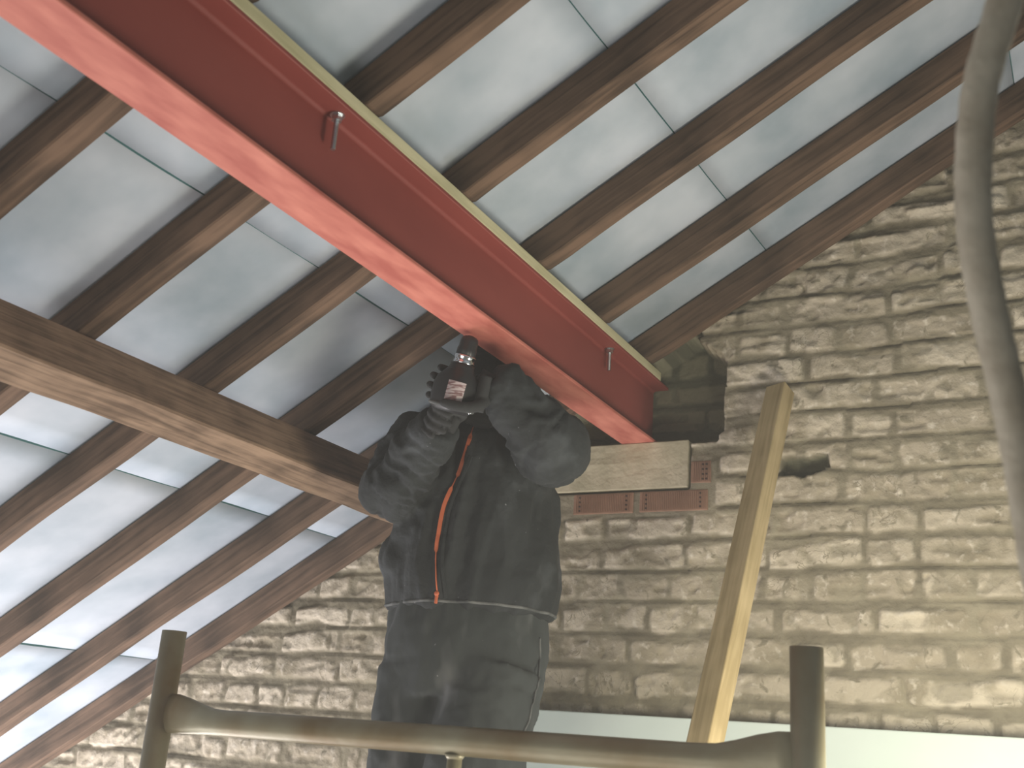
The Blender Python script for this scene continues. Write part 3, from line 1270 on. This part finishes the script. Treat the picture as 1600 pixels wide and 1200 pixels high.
ZL = [(-.005, .672), (-.012, .62), (-.022, .57), (-.035, .53), (-.052, .48), (-.058, .43), (-.060, .38), (-.055, .33), (-.048, .280)]
zl = resample(ZL, 60)
zl = zl[::-1]
zp = []
for a in zl:
    q = front(a[0], a[1])
    if zp and abs((q - zp[-1]).dot(FWD)) > .012:
        q = at(a[0], 0, a[1]) + FWD * ((zp[-1] - PC).dot(FWD) - .001)
    zp.append(q)
zw = [(.0052 if (14 < i < 36 or 40 < i < 56) else .0014) for i in range(60)]
zo = ribbon('zip', zp, zw, .0030, M['zip'], person)
zo['label'] = 'orange zip'
# placket edge beside the zip
pp2 = [front(a[0] + .016, a[1]) for a in zl if a[1] < .60]
ribbon('zip_placket', pp2, .004, .003, M['jacket'], person)
b = bmesh.new()
q = front(-.050, .288)
tube(b, [q + FWD * .002, q + FWD * .004 + Vector((0, 0, -.022))], .0035, 8)
ellipsoid(b, q + FWD * .004 + Vector((0, 0, -.001)), (.006, .004, .006), sub=2)
obj('zip_pull', b, M['zip'], person)
# worn lower hem, a thin welt all round
b = bmesh.new()
hem = []
for k in range(97):
    a = 2 * math.pi * k / 96
    z = .268 + .006 * math.sin(a)
    d = LAT * math.cos(a) + FWD * math.sin(a)
    o_ = at(0, 0, z) + d * .5
    h = jt.ray_cast(o_, -d)
    hem.append((h[0] if h[0] else at(0, 0, z) + d * .19) - d * .0005)
tube(b, hem[:-1] + [hem[0]], .0035, 8, cap=False)
ho = obj('hem', b, M['hem'], person, smooth=True)
ho['label'] = 'frayed paler hem of the jacket'

# --- balaclava
b = bmesh.new()
ellipsoid(b, HEAD - FWD * .004 + Vector((0, 0, .012)), (.089, .104, .108))
ellipsoid(b, HEAD + FWD * .047 + Vector((0, 0, -.052)), (.060, .062, .056))
ellipsoid(b, HEAD + FWD * .098 + Vector((0, 0, -.020)), (.018, .018, .020))
me = bake(b, .006, 3)
P, Nn = verts_of(me)
P += Nn * (.0015 * np.sin(P[:, 2] * 500))[:, None]
put(me, P)
child('balaclava', me, M['hair'])
# --- power tool, held up to the underside of the flange
A0, A1 = Vector((-1.152, 1.815, .633)), Vector((-1.103, 1.795, .795))
ax = (A1 - A0).normalized()
tocam = (-A0).normalized()
tocam = (tocam - ax * tocam.dot(ax)).normalized()
side = ax.cross(tocam)


def lathe(prof, m, name, parent, seg=36, base=None, smooth=True, mod=None):
    b = bmesh.new()
    R = []
    for s, r in prof:
        ring = []
        for k in range(seg):
            a = 2 * math.pi * k / seg
            rr = r * (mod(s, a) if mod else 1)
            ring.append(b.verts.new(A0 + ax * s + tocam * (rr * math.cos(a)) + side * (rr * math.sin(a))))
        R.append(ring)
    for r0, r1 in zip(R, R[1:]):
        for k in range(seg):
            j = (k + 1) % seg
            b.faces.new((r0[k], r0[j], r1[j], r1[k]))
    b.faces.new(R[0])
    b.faces.new(R[-1][::-1])
    return obj(name, b, m, parent, smooth=smooth, base=base)


sq = lambda s, a: 1 + .06 * math.cos(4 * a) * (1 if s < .075 else .0)
tool = lathe([(0, .012), (.001, .030), (.005, .037), (.012, .043), (.030, .0465), (.055, .0465), (.070, .043), (.082, .036), (.092, .028), (.098, .026), (.104, .025)], M['toolblack'], 'power_drill', None, base=A0, mod=sq)
tag(tool, 'black cordless drill with a chrome collar and printed sticker, held up against the beam', 'drill')
lathe([(.008, .0425), (.010, .0458), (.013, .0465), (.016, .0435)], M['hem'], 'rear_trim_ring', tool, mod=sq)
c_ = lathe([(.103, .0205), (.104, .0225), (.108, .0232), (.110, .0215), (.116, .0212), (.119, .0232), (.122, .0225), (.123, .020)], M['chrome'], 'chrome_collar', tool)
c_['label'] = 'shiny chrome collar'
lathe([(.121, .018), (.123, .0200), (.136, .0200), (.140, .0185), (.152, .0185), (.160, .0165), (.164, .011), (.166, .004)], M['toolblack'], 'chuck', tool, mod=lambda s, a: 1 + .035 * math.cos(12 * a))
# sticker
b = bmesh.new()
g = []
for i in range(9):
    col = []
    for j in range(9):
        s = .022 + .042 * i / 8
        a = -.42 + .80 * j / 8
        r = .0467 * sq(.03, a) + .0006
        col.append(b.verts.new(A0 + ax * s + tocam * (r * math.cos(a)) + side * (r * math.sin(a))))
    g.append(col)
fs = [b.faces.new((g[i][j], g[i + 1][j], g[i + 1][j + 1], g[i][j + 1])) for i in range(8) for j in range(8)]
bmesh.ops.solidify(b, geom=fs, thickness=.0004)
st = obj('sticker', b, M['sticker'], tool)
st['label'] = 'pale pink printed sticker'
# handle with battery foot, running down behind the body into the lower hand
H0 = A0 + ax * .040 - tocam * .02
H1 = Vector((-1.222, 1.865, .585))
hd = (H1 - H0).normalized()
b = bmesh.new()
tube(b, resample([tuple(H0), tuple(H0.lerp(H1, .5)), tuple(H1)], 12), [(.020, .016)] * 12, 18)
obj('handle', b, M['toolblack'], tool, smooth=True)
b = bmesh.new()
q = A0 + ax * .014 + side * .040
for s_ in (0, 1):
    c = q + ax * (-.004 + .012 * s_) + side * (.002 * s_) + tocam * .012
    ellipsoid(b, c, (.004, .004, .004), sub=2)
    obj('trim_screw', b, M['chrome'], tool, smooth=True)
    b = bmesh.new()
b.free()


# --- gloved hands closed round what they hold
def grip(axis_pt, axis_dir, wrist, rc, thumb_up=1, name='glove', sweep=1, curl=1.0):
    """hand wrapped round a bar of radius rc through axis_pt; the palm faces the bar from the wrist side"""
    az = axis_dir.normalized()
    w = Vector(wrist) - axis_pt
    w = (w - az * w.dot(az)).normalized()       # from bar towards palm
    t = az.cross(w).normalized() * sweep        # sweep direction
    b = bmesh.new()

    def P(ang, r, h):
        return axis_pt + w * (r * math.cos(ang)) + t * (r * math.sin(ang)) + az * h
    # palm: a slab bent over the bar
    rings = []
    for i in range(7):
        ang = math.radians(-38 + 90 * i / 6)
        tube_r = .014
        a_ = P(ang, rc + .012, -.038)
        c_ = P(ang, rc + .012, .038)
        tube(b, [a_, a_.lerp(c_, .5), c_], [.012, .0145, .012], 12)
    # fingers: index to little, unequal
    lens = [a_ * curl for a_ in (205, 225, 215, 180)]
    for k in range(4):
        h = (.030 - .020 * k) * thumb_up
        a0 = 40
        n = 12
        pts, rad = [], []
        for i in range(n):
            # angles bent at the knuckles, straighter between
            f = i / (n - 1)
            kn = f + .035 * math.sin(f * math.pi * 6)
            ang = math.radians(a0 + (lens[k] - a0) * kn)
            bulge = .0025 * abs(math.sin(f * math.pi * 3))
            pts.append(P(ang, rc + .0095 + (.003 - bulge), h + .001 * k * f))
            rad.append(.0100 - .0022 * f + (.0008 if abs(f - .33) < .06 or abs(f - .66) < .06 else 0))
        tube(b, pts, rad, 12)
        ellipsoid(b, Vector(pts[-1]), (rad[-1],) * 3, sub=2)
    # thumb leaves the side of the palm and closes the other way
    pts = [P(math.radians(-30), rc + .020, .012 * thumb_up), P(math.radians(-60), rc + .018, .030 * thumb_up), P(math.radians(-95), rc + .013, .040 * thumb_up), P(math.radians(-130), rc + .010, .040 * thumb_up)]
    pts = resample([tuple(p) for p in pts], 9)
    tube(b, pts, [.014, .0135, .013, .012, .0115, .011, .0105, .010, .009], 12)
    ellipsoid(b, Vector(pts[-1]), (.009,) * 3, sub=2)
    # wrist and cuff
    pm = P(math.radians(5), rc + .014, 0)
    tube(b, resample([tuple(pm), tuple(pm.lerp(Vector(wrist), .5)), tuple(wrist)], 6), [.024, .027, .027, .026, .027, .029], 16)
    me = bake(b, .0028, 2)
    P_, _ = verts_of(me)
    put(me, P_)
    return child(name, me, M['glove'])


grip(H0.lerp(H1, .55), (H0 - H1), WR_L + Vector((.0, .01, -.005)), .017, 1)
grip(A0 + ax * .055, ax, WR_R, .044, -1, sweep=-1 if (ax.cross(WR_R - A0)).dot(tocam) > 0 else 1, curl=.66)

# --- boots on the platform
for an in (AN_L, AN_R):
    b = bmesh.new()
    ellipsoid(b, an + FWD * .065 + Vector((0, 0, -.035)), (.050, .12, .045), Matrix.Rotation(math.radians(21.5), 3, 'Z'))
    tube(b, [an + Vector((0, 0, .06)), an + Vector((0, 0, -.04))], .058, 18)
    me = bake(b, .007, 3)
    P, _ = verts_of(me)
    P[:, 2] = np.maximum(P[:, 2], PLAT)
    put(me, P)
    child('boot', me, M['boot'])
